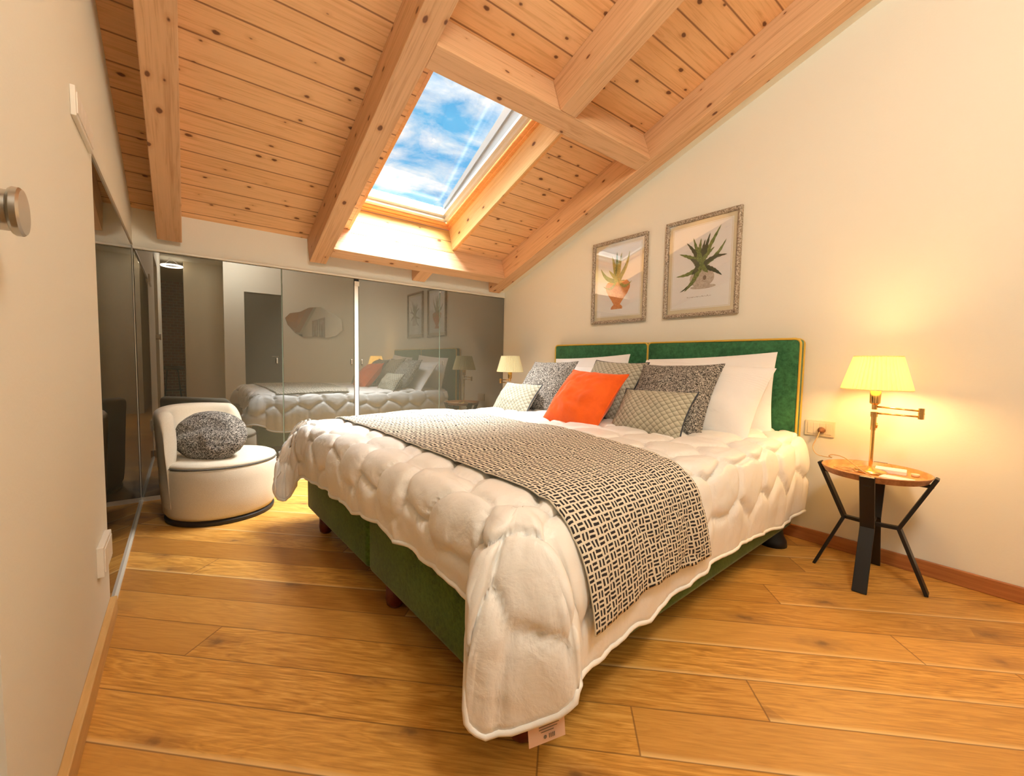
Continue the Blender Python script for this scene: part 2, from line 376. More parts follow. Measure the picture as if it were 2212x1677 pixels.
M_pane = pane_mat('window_glass', (.97, .99, 1)); M_picglass = pane_mat('picture_glass', (.98, .98, .98))
def shade_mat(name, col, transl):
    m = bpy.data.materials.new(name); m.use_nodes = True; t = NT(m.node_tree); m.node_tree.nodes.remove(m.node_tree.nodes['Principled BSDF'])
    out = m.node_tree.nodes['Material Output']; df = t.new('ShaderNodeBsdfDiffuse'); df.inputs[0].default_value = (*col, 1)
    tl = t.new('ShaderNodeBsdfTranslucent'); tl.inputs[0].default_value = (*col, 1)
    mx = t.new('ShaderNodeMixShader'); mx.inputs[0].default_value = transl; t.put(mx.inputs[1], df.outputs[0]); t.put(mx.inputs[2], tl.outputs[0])
    t.put(out.inputs[0], mx.outputs[0]); return m
M_shade = shade_mat('pleated_cream_silk', (.92, .87, .62), .55)
def emit(name, col, st):
    m = bpy.data.materials.new(name); m.use_nodes = True; t = NT(m.node_tree); m.node_tree.nodes.remove(m.node_tree.nodes['Principled BSDF'])
    e = t.new('ShaderNodeEmission'); e.inputs[0].default_value = (*col, 1); e.inputs[1].default_value = st
    t.put(m.node_tree.nodes['Material Output'].inputs[0], e.outputs[0]); return m
def frame_fn(t, b):
    mp = t.new('ShaderNodeMapping'); t.put(mp.inputs[0], t.coord()); mp.inputs['Scale'].default_value = (1, 1, 1)
    n = t.noise(mp.outputs[0], 130, 3, .6); t.put(b.inputs['Base Color'], t.ramp(n, (.35, (.13, .085, .05)), (.5, (.34, .27, .19)), (.65, (.62, .55, .45))))
    t.put(b.inputs['Normal'], t.bump(n, .6, .004))
M_frame = mat('distressed_silver_wood', rough=.5, fn=frame_fn)
M_mount = mat('cream_mount', (.74, .66, .46), .7); M_print = mat('print_paper', (.90, .90, .88), .7)
M_leaf = mat('printed_green', rough=.8, fn=wood_fn((.05, .10, .03), (.26, .34, .10), (60, 60, 60)))
M_leafy = mat('printed_yellow_green', rough=.8, fn=wood_fn((.22, .24, .05), (.55, .48, .14), (60, 60, 60)))
M_leafd = mat('printed_dark_green', (.045, .075, .04), .8)
M_pot = mat('printed_terracotta', rough=.8, fn=wood_fn((.55, .17, .05), (.80, .38, .13), (50, 50, 50)))
M_urn = mat('printed_stone', rough=.8, fn=wood_fn((.40, .34, .27), (.66, .62, .54), (50, 50, 50)))
M_ink = mat('printed_ink', (.22, .17, .12), .8)
# ------------------------------------------------------------------ room shell
N45 = Matrix.Rotation(rad(-45), 4, 'Z')
fl = MB(); iv = N45.inverted()
for x0, y0, x1, y1 in ((L-.7, YF-3.6, R+.1, D+.15),):
    pts = [iv @ Vector((x, y, 0)) for x, y in ((x0, y0), (x1, y0), (x1, y1), (x0, y1))]
    fl.poly(pts, .05, (0, 0, -1))
struct('floor', fl, M_oak, M=N45)
OX0, OX1, OS0, OS1 = 1.068, 2.003, .235, 1.845     # skylight opening in roof coordinates
cl = MB(); A, B, S0, S1 = L-.25, R+.1, -.12, 5.35
for x0, x1, s0, s1 in ((A, OX0, S0, S1), (OX1, B, S0, S1), (OX0, OX1, S0, OS0), (OX0, OX1, OS1, S1)): cl.box((x0, s0, -.2), (x1, s1, 0))
struct('ceiling', cl, M_planks, M=ROOF)
roofz = lambda y, d=0: ZR+.35*(D-y)-d*1.06
def gable(x0, x1, y0, y1, off=.12):
    return [(x0, y0, 0), (x0, y1, 0), (x0, y1, roofz(y1)+off), (x0, y0, roofz(y0)+off)], x1-x0, (1, 0, 0)
struct('wall_right', MB().poly(*gable(R, R+.1, YF-.1, D+.15)), M_wall)
struct('wall_back', MB().box((L-.1, D+.035, 0), (R, D+.15, 1.98)), M_wall)
struct('wall_back', MB().box((L-.1, D-.004, 1.679), (R, D+.03, 1.99)), M_wall)
wl = MB().poly(*gable(L-.1, L, .985, 2.13))
wl.poly([(L-.1, 2.13, 1.695), (L-.1, D+.03, 1.695), (L-.1, D+.03, roofz(D+.03)+.12), (L-.1, 2.13, roofz(2.13)+.12)], .1, (1, 0, 0)).box((L-.1, 2.13, 0), (L-.02, D+.03, 1.695))
wl.box((L-.1, .05, 2.15), (L, .985, 3.6)).box((L-.1, YF, 0), (L, .05, 3.9))
struct('wall_left', wl, M_wall)
wf = MB().box((.57, YF-.1, 0), (.86, YF, 4.0)).box((1.43, YF-.1, 0), (R, YF, 4.0)).box((.86, YF-.1, 2.1), (1.43, YF, 4.0)).box((L-.1, YF-.1, 2.6), (.57, YF, 4.0))
struct('wall_front', wf, M_wall)
M_door = mat('grey_green_lacquer', (.075, .078, .062), .3)
d1 = empty('door_1', (1.145, YF-.03, 0), kind='structure')
MB().box((-.285, -.04, 0), (.285, 0, 2.1)).build('door_leaf', M_door, d1, bevel=.003)
MB().tube([(.22, .0, 1.0), (.22, .05, 1.0), (.12, .05, 1.0)], .009).build('door_handle', M_steel, d1, smooth=True)
M_olive = mat('dark_olive_lacquer', (.16, .14, .09), .5)
d2 = empty('door_2', (L-.05, .5, 0), kind='structure')
MB().box((-.035, -.45, 0), (-.005, .478, 2.15)).build('door_leaf', M_olive, d2)
# baseboards
struct('baseboard_right', MB().box((R-.014, YF, 0), (R, D-.01, .072)), M_base_wood, bevel=.004)
struct('baseboard_left', MB().box((L, .985, 0), (L+.02, 2.128, .07)), M_base_pale, bevel=.003)
# hallway beyond the front wall
M_hall = mat('beige_plaster', (.62, .52, .36), .85, fn=plaster_fn)
hw = MB().box((.05, -2.1, 0), (.75, -2.0, 2.75)).box((L-.7, YF-3.6, 0), (L-.6, YF-.1, 2.75)).box((L-.6, YF-.2, 0), (L-.1, YF-.1, 2.75)).box((.65, -2.0, 0), (.75, YF-.1, 2.75)).box((.05, YF-3.6, 0), (.15, -2.1, 2.75))
struct('wall_hall', hw, M_hall)
struct('ceiling_hall', MB().box((L-.7, YF-3.6, 2.62), (.75, YF-.1, 2.75)), M_wall)
def brick_fn(t, b):
    bt = t.new('ShaderNodeTexBrick'); x, y, z = t.sep(t.coord())[0:3]; t.put(bt.inputs['Vector'], t.comb(x, z, 0)); bt.inputs['Scale'].default_value = 4
    bt.inputs['Color1'].default_value = (.45, .16, .06, 1); bt.inputs['Color2'].default_value = (.30, .10, .04, 1); bt.inputs['Mortar'].default_value = (.5, .38, .25, 1)
    t.put(b.inputs['Base Color'], bt.outputs[0])
struct('wall_brick', MB().box((L-.6, YF-3.6, 0), (.05, YF-3.5, 2.62)), mat('brick', fn=brick_fn, rough=.9))
# ------------------------------------------------------------------ roof timbers
def beam(name, x0, x1, s0, s1, d1, label, d0=0.0, along='s'):
    if along == 's': Mx = ROOF @ Matrix.Translation(((x0+x1)/2, s0, d0)) @ Matrix(((0, 1, 0, 0), (1, 0, 0, 0), (0, 0, -1, 0), (0, 0, 0, 1)))
    else: Mx = ROOF @ Matrix.Translation((x0, (s0+s1)/2, d0))
    if along == 's': mb = MB().box((0, -(x1-x0)/2, -(d1-d0)), (s1-s0, (x1-x0)/2, .0))
    else: mb = MB().box((0, -(s1-s0)/2, 0), (x1-x0, (s1-s0)/2, d1-d0))
    o = mb.build(name, M_beam, M=Mx, bevel=.004)
    return tag(o, label, 'roof beam', kind='structure')
TL = 5.14
beam('roof_beam', -.110, .018, -.0, TL, .2, 'light pine rafter nearest the left wall, running up the slope')
beam('roof_beam', .803, .926, -.0, TL, .2, 'long pine rafter running up along the left edge of the skylight')
beam('roof_beam', 2.555, 2.690, -.06, TL, .205, 'long orange pine rafter running beside the right wall above the framed prints')
beam('roof_beam', .926, 2.555, 1.845, 1.968, .2, 'pine trimmer beam crossing above the top end of the skylight', along='x')
beam('roof_beam', .926, 2.555, .115, .235, .2, 'pine trimmer beam crossing below the bottom end of the skylight', along='x')
beam('roof_beam', 1.690, 1.815, 1.968, TL, .2, 'pine rafter running up from the middle of the upper trimmer beam')
beam('roof_beam', 1.690, 1.815, -.06, .115, .2, 'short pine rafter stub between the lower trimmer beam and the back wall')
struct('trim_1', MB().box((2.690, -.06, -.02), (R, TL, .19)), M_wall, M=ROOF)
struct('trim_2', MB().box((L+.0, D-.022, 1.664), (R, D+.03, 1.678)), M_whiteprof, bevel=.003)
struct('trim_3', MB().box((L-.01, 2.13, 1.688), (L+.004, D-.02, 1.697)), M_whiteprof)
struct('trim_4', MB().box((L-.002, 2.13, .0), (L+.008, D, .012)), M_whiteprof)
# ------------------------------------------------------------------ skylight
win = bpy.data.objects.new('window_1', None); COL.objects.link(win); win.matrix_world = ROOF; win['kind'] = 'structure'; win['label'] = 'roof window set between the rafters, blue sky behind its glass'
def wbox(name, m, *boxes, **kw):
    mb = MB()
    for lo, hi in boxes: mb.box(lo, hi)
    return mb.build(name, m, win, **kw)
# reveal lining
lin = MB()
lin.box((OX1-.001, OS0, -.205), (OX1+.02, OS1, .001))
lin.box((OX0-.02, OS0, -.205), (OX0+.001, OS1, .001))
lin.box((OX0, OS1-.001, -.205), (OX1, OS1+.02, .001))
lin.build('window_reveal', M_sashp, win)
# bottom reveal board rises square to the roof, turned so that its grain runs across
rb = MB(); rb.box((0, 0, 0), (OX1-OX0, .236, .02))
ob = rb.build('window_reveal', M_reveal, win)
ob.matrix_parent_inverse = Matrix.Identity(4); ob.matrix_local = Matrix(((1, 0, 0, OX0), (0, 0, -1, OS0+.001), (0, 1, 0, -.205), (0, 0, 0, 1)))
rs = MB().box((0, 0, 0), (OS1-OS0, .205, .012)); M_revr = pine(knots=.7, light=(.80, .58, .30), dark=(.68, .42, .18))
ob = rs.build('window_reveal', M_revr, win)
ob.matrix_local = Matrix(((0, 0, -1, OX1-.001), (1, 0, 0, OS0), (0, -1, 0, 0), (0, 0, 0, 1)))
def ring(x0, x1, s0, s1, w, d0, d1):
    return (((x0, s0, d0), (x0+w, s1, d1)), ((x1-w, s0, d0), (x1, s1, d1)), ((x0, s0, d0), (x1, s0+w, d1)), ((x0, s1-w, d0), (x1, s1, d1)))
wbox('window_frame', M_sashp, *ring(OX0-.03, OX1, OS0+.0, OS1+.03, .040, -.225, -.205), bevel=.003)
wbox('window_frame', M_sashp, *ring(OX0-.03, OX1-.025, OS0+.025, OS1+.03, .045, -.24, -.215), bevel=.003)
SX0, SX1, SS0, SS1 = OX0-.02, OX1-.075, OS0+.075, OS1+.03
wbox('window_sash', M_sashw, *ring(SX0, SX1, SS0, SS1, .03, -.26, -.225), bevel=.003)
wbox('window_sash', M_sashw, *ring(SX0, SX1-.012, SS0+.015, SS1, .045, -.275, -.25), bevel=.003)
# weather kerb and glass, the top end lifted open
kx = SX1-.035; k0, k1 = SS0+.05, SS1+.2
kb = MB()
for i, (a0, a1, xo) in enumerate(((-.27, -.30, 0), (-.30, -.325, .006), (-.325, -.36, -.004))):
    f0 = (a0+.27)*1.0; 
    z00, z01 = -.27+(a0+.27)*1.0, -.27+(a1+.27)*1.0
    z10, z11 = -.27+(a0+.27)*3.2, -.27+(a1+.27)*3.2
    x_ = kx+xo
    kb.poly([(x_, k0, z00), (x_, k1, z10), (x_, k1, z11), (x_, k0, z01)], .012, (1, 0, 0))
kb.build('window_kerb', M_greyframe, win)
wbox('window_kerb', M_greyframe, ((SX0, k0-.03, -.34), (kx+.03, k0-.01, -.27)))
pn = MB().poly([(SX0-.2, k0-.02, -.345), (kx+.03, k0-.02, -.345), (kx+.03, k1, -.56), (SX0-.2, k1, -.56)], .006, (0, 0, -1))
pn.build('window_pane', M_pane, win)
# ------------------------------------------------------------------ wardrobe of smoked glass along the back wall
wd = empty('wardrobe', (0, D, 0), label='low built-in wardrobe with smoked glass sliding doors along the back wall', cat='wardrobe')
doors = ((L+.002, .615, .578), (.621, 1.166, 1.142), (1.205, 1.981, 1.229), (1.987, R-.002, 2.022))
for x0, x1, hx in doors:
    d = MB().box((x0, -.0, .03), (x1, .012, 1.662)).build('door', M_smoke, wd, bevel=.0015, bseg=1)
    MB().box((hx-.005, -.008, .936), (hx+.005, 0, .978)).build('door_handle', M_steel, d, bevel=.002)
MB().box((1.166, -.012, .03), (1.198, .02, 1.64)).box((1.166, -.016, 1.60), (1.206, 0, 1.64)).build('door_profile', M_whiteprof, wd, bevel=.002)
for x_ in (.615, 1.981): MB().box((x_, .002, .03), (x_+.006, .01, 1.66)).build('door_seam', M_edge, wd)
MB().box((1.98, -.01, 1.636), (1.992, 0, 1.652)).build('door_catch', M_steel, wd)
MB().box((L, 0, 0), (R-.014, .03, .03)).build('plinth', M_whiteprof, wd)
MB().box((L, .013, .03), (R, .028, 1.664)).build('back_panel', M_dark, wd)
tp = empty('glass_wall_panel', (L-.012, 2.9, 0), label='tall dark reflective glass panel set into the left wall beside the corner', cat='mirror panel')
MB().box((0, -.77, .012), (.010, .782, 1.688)).build('glass', M_smoke2, tp, bevel=.001, bseg=1)
MB().box((.008, .775, .012), (.012, .783, 1.688)).build('edge_strip', M_whiteprof, tp)
# ------------------------------------------------------------------ wall plates and knob
def plate(name, loc, face, w_, h_, mods, m, label, cat='socket', th=.008):
    e = empty(name, loc, 0 if face == 1 else pi, label=label, cat=cat)   # local +x points out of the wall
    MB().box((0, -w_/2, -h_/2), (th, w_/2, h_/2)).build('cover_plate', m, e, bevel=.002)
    for k in range(mods):
        y0 = -w_/2+.012+(w_-.024)*k/mods; MB().box((th-.001, y0+.001, -h_/2+.012), (th+.0025, y0+(w_-.024)/mods-.001, h_/2-.012)).build('module', m, e, bevel=.001)
    return e
sk = plate('wall_socket', (R, .762, .644), -1, .138, .085, 4, M_ivory, 'cream socket plate on the right wall between headboard and lit lamp')
for y in (.012,):
    MB().lathe([(.016, 0), (.018, .01), (.012, .03), (.004, .04)], (0, 0, 0), 16, Matrix.Translation((.009, y, -.008)) @ Matrix.Rotation(pi/2, 4, 'Y')).build('plug', M_plug, sk, smooth=True)
plate('wall_socket', (R, 3.27, .56), -1, .138, .085, 3, M_ivory, 'cream socket plate behind the unlit lamp near the wardrobe')
plate('light_switch', (L, 1.92, 1.708), 1, .30, .085, 4, M_white, 'long cream light switch plate high on the left wall', 'switch', .012)
plate('wall_socket', (L, 1.965, .30), 1, .19, .10, 3, M_white, 'white socket plate low on the left wall above the skirting', th=.018)
kn = empty('coat_peg', (L, .985, 1.195), label='round brushed steel peg sticking out of the cream left wall', cat='wall peg')
KM = Matrix.Rotation(pi/2, 4, 'Y')
MB().lathe([(.030, 0), (.030, .035), (.034, .037)], n=40, M=KM).build('stem', M_steel, kn, smooth=True, auto=30)
MB().lathe([(.034, .037), (.036, .040), (.036, .047), (.033, .050)], n=40, M=KM).build('cap', M_steel, kn, smooth=True, auto=30)
# ------------------------------------------------------------------ beds
TH = rad(1.9); BO = Vector((.625, .765, 0)); BED = Matrix.Translation(BO) @ Matrix.Rotation(TH, 4, 'Z'); BW = .953; BLn = 2.05
HX = R-.075
def bed(i, label, hy0, hy1):
    root = empty('bed', BED @ Vector((0, BW*i, 0)), TH, label=label, cat='bed', group='single beds pushed together')
    Mi = (Matrix.Translation(BED @ Vector((0, BW*i, 0))) @ Matrix.Rotation(TH, 4, 'Z')).inverted()
    def rbox(x0, y0, z0, x1, y1, z1): return MB().box((x0, y0, z0), (x1, y1, z1))
    rbox(.0, .003, .09, BLn, BW-.003, .395).build('base', M_green, root, smooth=True, bevel=.028, bseg=4)
    rbox(.03, .01, .40, BLn, BW-.01, .565).build('mattress', M_duvet, root, smooth=True, bevel=.04, bseg=4)
    # headboard stands flat on the wall
    hb = MB().box((HX, hy0, .30), (R-.004, hy1, 1.136)); hb.v = [Mi @ v for v in hb.v]
    h = hb.build('headboard', M_greenh, root, smooth=True, bevel=.018, bseg=4)
    for px in (HX+.006, R-.016):
        r_ = .03; pts = []
        for (cy, cz, a0) in ((hy0+r_, .30+r_, 180), (hy1-r_, .30+r_, 270), (hy1-r_, 1.136-r_, 0), (hy0+r_, 1.136-r_, 90)):
            for k in range(7):
                a = rad(a0+90*k/6) ; pts.append(Mi @ Vector((px, cy+(r_+.001)*cos(a), cz+(r_+.001)*sin(a))))
        MB().tube(pts, .0065, 8, closed=True).build('piping', M_gold, h, smooth=True)
    legs = ((.055, .030), (.05, .79), (.12, .42)) if i == 0 else ((.05, .745), (.12, .15))
    for (u, v) in legs:
        MB().lathe([(.022, .0), (.034, .012), (.038, .04), (.036, .095)], (u, v, 0), 20).build('leg', M_red, root, smooth=True)
    for (u, v) in ((BLn-.12, .06), (BLn-.12, BW-.06)):
        MB().lathe([(.07, 0), (.066, .03), (.05, .06), (.045, .095)], (u, v, 0), 20).build('leg', M_dark, root, smooth=True)
    return root
bed(0, 'green velvet single bed of the pair, the one nearer the lit lamp', .856, 1.826)
bed(1, 'green velvet single bed of the pair, the one nearer the wardrobe', 1.830, 2.800)
# ------------------------------------------------------------------ duvet
def lerp_path(P, t):
    n = len(P)-1; x = min(max(t, 0), 1)*n; i = min(int(x), n-1); f = x-i; f = f
    return [P[i][k]*(1-f)+P[i+1][k]*f for k in range(len(P[0]))]
def interp(tab, x):
    tab = sorted(tab)
    if x <= tab[0][0]: return tab[0][1]
    for (a, b_), (c, d_) in zip(tab, tab[1:]):
        if x <= c: f = (x-a)/(c-a); f = f*f*(3-2*f); return b_+(d_-b_)*f
    return tab[-1][1]
QP = .235
def quilt(x, y):
    """puff height at sheet coordinates: rounded cells on a wavy hexagonal lattice, pinched along the stitching"""
    wx = x+.018*sin(y*17+1.3)+.012*sin(x*9+y*5); wy = y+.018*sin(x*15+.4)+.012*sin(y*11-x*4)
    best = [9, 9]; row = wy/(QP*.86)
    for j in (int(floor(row))-1, int(floor(row)), int(floor(row))+1, int(floor(row))+2):
        o = .5*(j % 2); q = wx/QP-o
        for i in (int(floor(q)), int(floor(q))+1):
            jx = .10*sin(i*12.9+j*78.2); jy = .10*sin(i*39.3+j*11.1)
            d = sqrt((wx-(i+o+jx)*QP)**2+(wy-(j+jy)*QP*.86)**2)
            if d < best[0]: best = [d, best[0]]
            elif d < best[1]: best[1] = d
    e = (best[1]-best[0])/QP
    puff = 1-exp(-e*9)
    wr = noise.noise(Vector((x*16, y*16, 3)))*.22+noise.noise(Vector((x*38, y*38, 7)))*.13
    return puff+wr*(1.3-puff), exp(-e*5)
ZT = .618; AMP = .027; IN = .035
sideH = [(.10, .227), (.28, .203), (.493, .193), (.64, .204), (.848, .216), (.997, .23), (1.213, .23), (1.415, .219), (1.652, .193), (1.784, .185), (2.04, .20)]
footH = [(.10, .375), (.139, .36), (.2, .372), (.355, .373), (.564, .373), (.809, .371), (.974, .344), (1.129, .347), (1.403, .342), (1.68, .325), (1.85, .30)]
cornP = [(.106, -.113, .227), (.060, -.152, .258), (.025, -.182, .285), (.012, -.186, .255), (-.006, -.164, .229), (-.044, -.126, .200), (-.086, -.084, .172), (-.120, -.050, .160), (-.142, -.026, .168), (-.152, -.014, .19), (-.152, -.010, .25), (-.135, .015, .33), (-.09, .06, .38), (-.05, .11, .375)]
farP = [(-.05, 1.84, .30), (-.07, 1.885, .24), (-.075, 1.955, .165), (-.10, 1.985, .135), (-.135, 1.975, .15), (-.160, 1.95, .21), (-.160, 1.945, .28), (-.10, 1.99, .34), (-.02, 2.0, .34), (.07, 1.97, .30)]
W_ = 1.906; UH = 2.035
dv = MB(); UV = []
nx, ny = 150, 140
def top_pt(u, v):
    # crown and gentle hollows of the bed surface
    z = ZT + .012*noise.noise(Vector((u*2.2, v*2.2, 1)))
    e = min(u-IN, W_-IN-v, v-IN); z -= .012*exp(-max(e, 0)/.05)
    return Vector((u, v, z))
cols = []   # list of (E, direction, hem, sheetE)
for i in range(nx+1):
    u = UH+(IN-UH)*i/nx; wv = .020*sin(u*21)+.014*sin(u*47+1)
    cols.append(((u, IN), (0, -1), (u, -.040+wv, interp(sideH, u)+.008*sin(u*33))) if u > .10 else None)
# side (head -> foot), near corner fan, foot, far corner fan, far side
side = []
for i in range(nx+1):
    u = UH+(IN-UH)*i/nx; k = max(0, (.17-u)/.135)
    h = Vector((u, -.045-.09*exp(-(max(u, .01)/.28)**1.3)+.005*sin(u*21)+.003*sin(u*47+1), interp(sideH, u)+.003*sin(u*33)))
    h = h.lerp(Vector(cornP[0]), min(1, max(0, k)))
    side.append(((u, IN), Vector((0, -1)), h))
K = 44; fan1 = []
for i in range(1, K):
    t_ = i/K; a = -pi/2-t_*pi/2; fan1.append(((IN, IN), Vector((cos(a), sin(a))), Vector(lerp_path(cornP, t_))))
foot = []
for j in range(ny+1):
    v = IN+(W_-2*IN)*j/ny; h = Vector((-.045+.006*sin(v*19)+.004*sin(v*43), v, interp(footH, v)+.006*sin(v*29)))
    if v < .12: h = h.lerp(Vector(cornP[-1]), (.12-v)/.085)
    if v > 1.80: h = h.lerp(Vector(farP[0]), min(1, (v-1.80)/.07))
    foot.append(((IN, v), Vector((-1, 0)), h))
fan2 = []
for i in range(1, K):
    t_ = i/K; a = pi-t_*pi/2; fan2.append(((IN, W_-IN), Vector((cos(a), sin(a))), Vector(lerp_path(farP, t_))))
far = []
for i in range(nx+1):
    u = IN+(UH-IN)*i/nx; h = Vector((u, W_+.05, .25+.01*sin(u*20)))
    if u < .12: h = h.lerp(Vector(farP[-1]), (.12-u)/.085)
    far.append(((u, W_-IN), Vector((0, 1)), h))
allc = side+fan1+foot+fan2+far
NR = 40
P = []; SH = []
# top grid
for j in range(ny+1):
    for i in range(nx+1):
        u = IN+(UH-IN)*i/nx; v = IN+(W_-2*IN)*j/ny; P.append(top_pt(u, v)); SH.append((u, v))
gi = lambda i, j: j*(nx+1)+i
F = [(gi(i, j), gi(i+1, j), gi(i+1, j+1), gi(i, j+1)) for j in range(ny) for i in range(nx)]
top_idx = [gi(nx-i, 0) for i in range(nx+1)]+[gi(0, 0)]*(K-1)+[gi(0, j) for j in range(ny+1)]+[gi(0, ny)]*(K-1)+[gi(i, ny) for i in range(nx+1)]
prevrow = top_idx; nc = len(allc)
hem_idx = []
for r_ in range(1, NR+1):
    t_ = r_/NR; row = []
    for ci, (E, d, H) in enumerate(allc):
        e = P[top_idx[ci]]; drop = e.z-H.z
        out = Vector((H.x-e.x, H.y-e.y)); 
        P1 = Vector((e.x+d.x*.075, e.y+d.y*.075, e.z+.006)); q = out*.92; P2 = Vector((e.x+q.x+d.x*.02, e.y+q.y+d.y*.02, e.z-drop*.28))
        s_ = t_; b0 = (1-s_)**3; b1 = 3*(1-s_)**2*s_; b2 = 3*(1-s_)*s_*s_; b3 = s_**3
        p = e*b0+P1*b1+P2*b2+H*b3
        # vertical folds that grow towards the hem
        dirn = Vector((d.x, d.y, 0)); 
        L_ = ((H-e).length*1.12)*t_
        sh = (E[0]+d.x*L_, E[1]+d.y*L_)
        fold = (t_**1.4)*(.010*noise.noise(Vector((sh[0]*7 if abs(d.y) > .7 else 0, sh[1]*7 if abs(d.x) > .7 else 0, 9+atan2(d.y, d.x)*6))))
        fold += (t_**1.2)*.005*noise.noise(Vector((sh[0]*26 if abs(d.y) > .7 else 0, sh[1]*26 if abs(d.x) > .7 else 0, 4+atan2(d.y, d.x)*14)))
        p += dirn*fold
        row.append(len(P)); P.append(p); SH.append(sh)
    for c in range(nc-1):
        a, b_, c2, d2 = prevrow[c], prevrow[c+1], row[c+1], row[c]
        F.append((a, b_, c2, d2) if a != b_ else (a, c2, d2))
    prevrow = row
hem_idx = prevrow
me = bpy.data.meshes.new('duvet'); me.from_pydata([tuple(p) for p in P], [], F); me.update()
from mathutils.bvhtree import BVHTree
bv = BVHTree.FromPolygons([p.copy() for p in P], F)
bm = bmesh.new(); bm.from_mesh(me); bmesh.ops.recalc_face_normals(bm, faces=bm.faces); bm.normal_update(); bm.verts.ensure_lookup_table()
nr = [v.normal.copy() for v in bm.verts]
if nr[gi(nx//2, ny//2)].z < 0:
    bmesh.ops.reverse_faces(bm, faces=bm.faces); bm.normal_update(); nr = [v.normal.copy() for v in bm.verts]
hd = [9.0]*len(P)
for q, i in enumerate(range((nx+1)*(ny+1), len(P))): hd[i] = (NR-1-q//nc)*.40/NR
seam = []
for i, v in enumerate(bm.verts):
    k, sm_ = quilt(*SH[i]); seam.append(sm_); v.co = v.co+nr[i]*AMP*(k-.45)*(.1+.9*min(1, hd[i]/.10))
bm.to_mesh(me); bm.free()
me.attributes.new('seam', 'FLOAT', 'POINT').data.foreach_set('value', seam)
me.materials.append(M_duvet)
for p in me.polygons: p.use_smooth = True
dvr = empty('duvet', BED @ Vector((0, 0, 0)), TH, label='white quilted duvet spread over both beds, corners hanging down', cat='duvet')
do = bpy.data.objects.new('quilt', me); COL.objects.link(do); do.parent = dvr
so = do.modifiers.new('t', 'SOLIDIFY'); so.thickness = .012; so.offset = -1
hp = [me.vertices[i].co.copy() for i in hem_idx]
MB().tube(hp[::2], .0075, 8).build('hem_piping', M_duvet, dvr, smooth=True)
# paper care tag hanging from the near corner hem
tg = MB(); c0 = Vector((-.058, -.112, .190)); du = Vector((.056, -.054, .040)); dd = Vector((.004, -.002, -.052))
tg.poly([c0, c0+du, c0+du+dd, c0+dd], .0006, (1, 1, 0)); tg.cur = 1
nn = Vector((-.0012, -.0012, 0)); 
def tagpt(a, b_): return c0+du*a+dd*b_+nn
tg.poly([tagpt(.46+.045*cos(k*pi/6)*1.0, .72+.085*sin(k*pi/6)) for k in range(12)], .0003, (1, 1, 0))
for k in range(4): a = .56+.045*k; tg.poly([tagpt(a, .62), tagpt(a+.028, .62), tagpt(a+.028, .82), tagpt(a, .82)], .0003, (1, 1, 0))
for k, (a0, a1, b_) in enumerate(((.3, .85, .22), (.3, .8, .34), (.35, .7, .46))): tg.poly([tagpt(a0, b_), tagpt(a1, b_), tagpt(a1, b_+.035), tagpt(a0, b_+.035)], .0003, (1, 1, 0))
tg.build('care_tag', [mat('tag_paper', (.78, .55, .42), .7), M_ink], dvr)
# ------------------------------------------------------------------ bed runner (follows the duvet)
def on_duvet(p, d, lift=.006):
    h = bv.ray_cast(Vector(p), Vector(d), 1.0)
    return h[0]-Vector(d)*lift if h[0] else None
rn = MB(); rows = []
A0, A1 = .13, .80      # runner edges in bed coordinates at the near side; far edge of the runner widens slightly
def run_pt(a, b_):
    """a across (0..1), b along: 0 far side .. 1 hem on the near side"""
    if b_ < .82:
        f = b_/.82; v = 1.90*(1-f)+.0*f; u0 = .165*(1-f)+.110*f; u1 = .86*(1-f)+.765*f+.14*sin(pi*f)
        u = u0+(u1-u0)*a; p = on_duvet((u, v, 1.0), (0, 0, -1))
        return p
    f = (b_-.82)/.18; u0 = .110+.028*f; u1 = .765+.090*f; u = u0+(u1-u0)*a; z = .585-(.585-.318+.018*a+.008*sin(a*9))*f
    p = on_duvet((u, -.6, z), (0, 1, 0), .007); return p
NA, NB = 60, 150; pts = {}
for j in range(NB+1):
    for i in range(NA+1): pts[i, j] = run_pt(i/NA, j/NB)
# smooth, so that the cloth bridges the quilting
for _ in range(5):
    q2 = {}
    for (i, j), p in pts.items():
        nb = [pts[x] for x in ((i-1, j), (i+1, j), (i, j-1), (i, j+1)) if x in pts]
        a = sum((n for n in nb), Vector())/len(nb)
        q2[i, j] = p*.45+a*.55 if 0 < i < NA and 0 < j < NB else p
    pts = q2
nrm = {}
for (i, j), p in pts.items():
    du_ = pts[min(i+1, NA), j]-pts[max(i-1, 0), j]; dv_ = pts[i, min(j+1, NB)]-pts[i, max(j-1, 0)]
    n_ = du_.cross(dv_).normalized(); nrm[i, j] = n_ if n_.z-n_.y > 0 else -n_
for key, p in list(pts.items()):
    k_, _s = quilt(p.x, p.y if p.z > .57 else -(.6-p.z)); pts[key] = p+nrm[key]*(.0165+.006*(k_-.8))
wdt = .66
vl = [0]
for j in range(1, NB+1): vl.append(vl[-1]+(pts[NA//2, j]-pts[NA//2, j-1]).length)
rn.grid(lambda a, b_: pts[round(a*NA), round(b_*NB)], NA, NB, lambda a, b_: (a*wdt, vl[min(NB, round(b_*NB))]))
ro = rn.build('bed_runner', M_runner, M=BED, smooth=True)
so = ro.modifiers.new('t', 'SOLIDIFY'); so.thickness = .004; so.offset = 1
tag(ro, 'cream bed runner with black woven dashes laid across the duvet', 'bed runner')
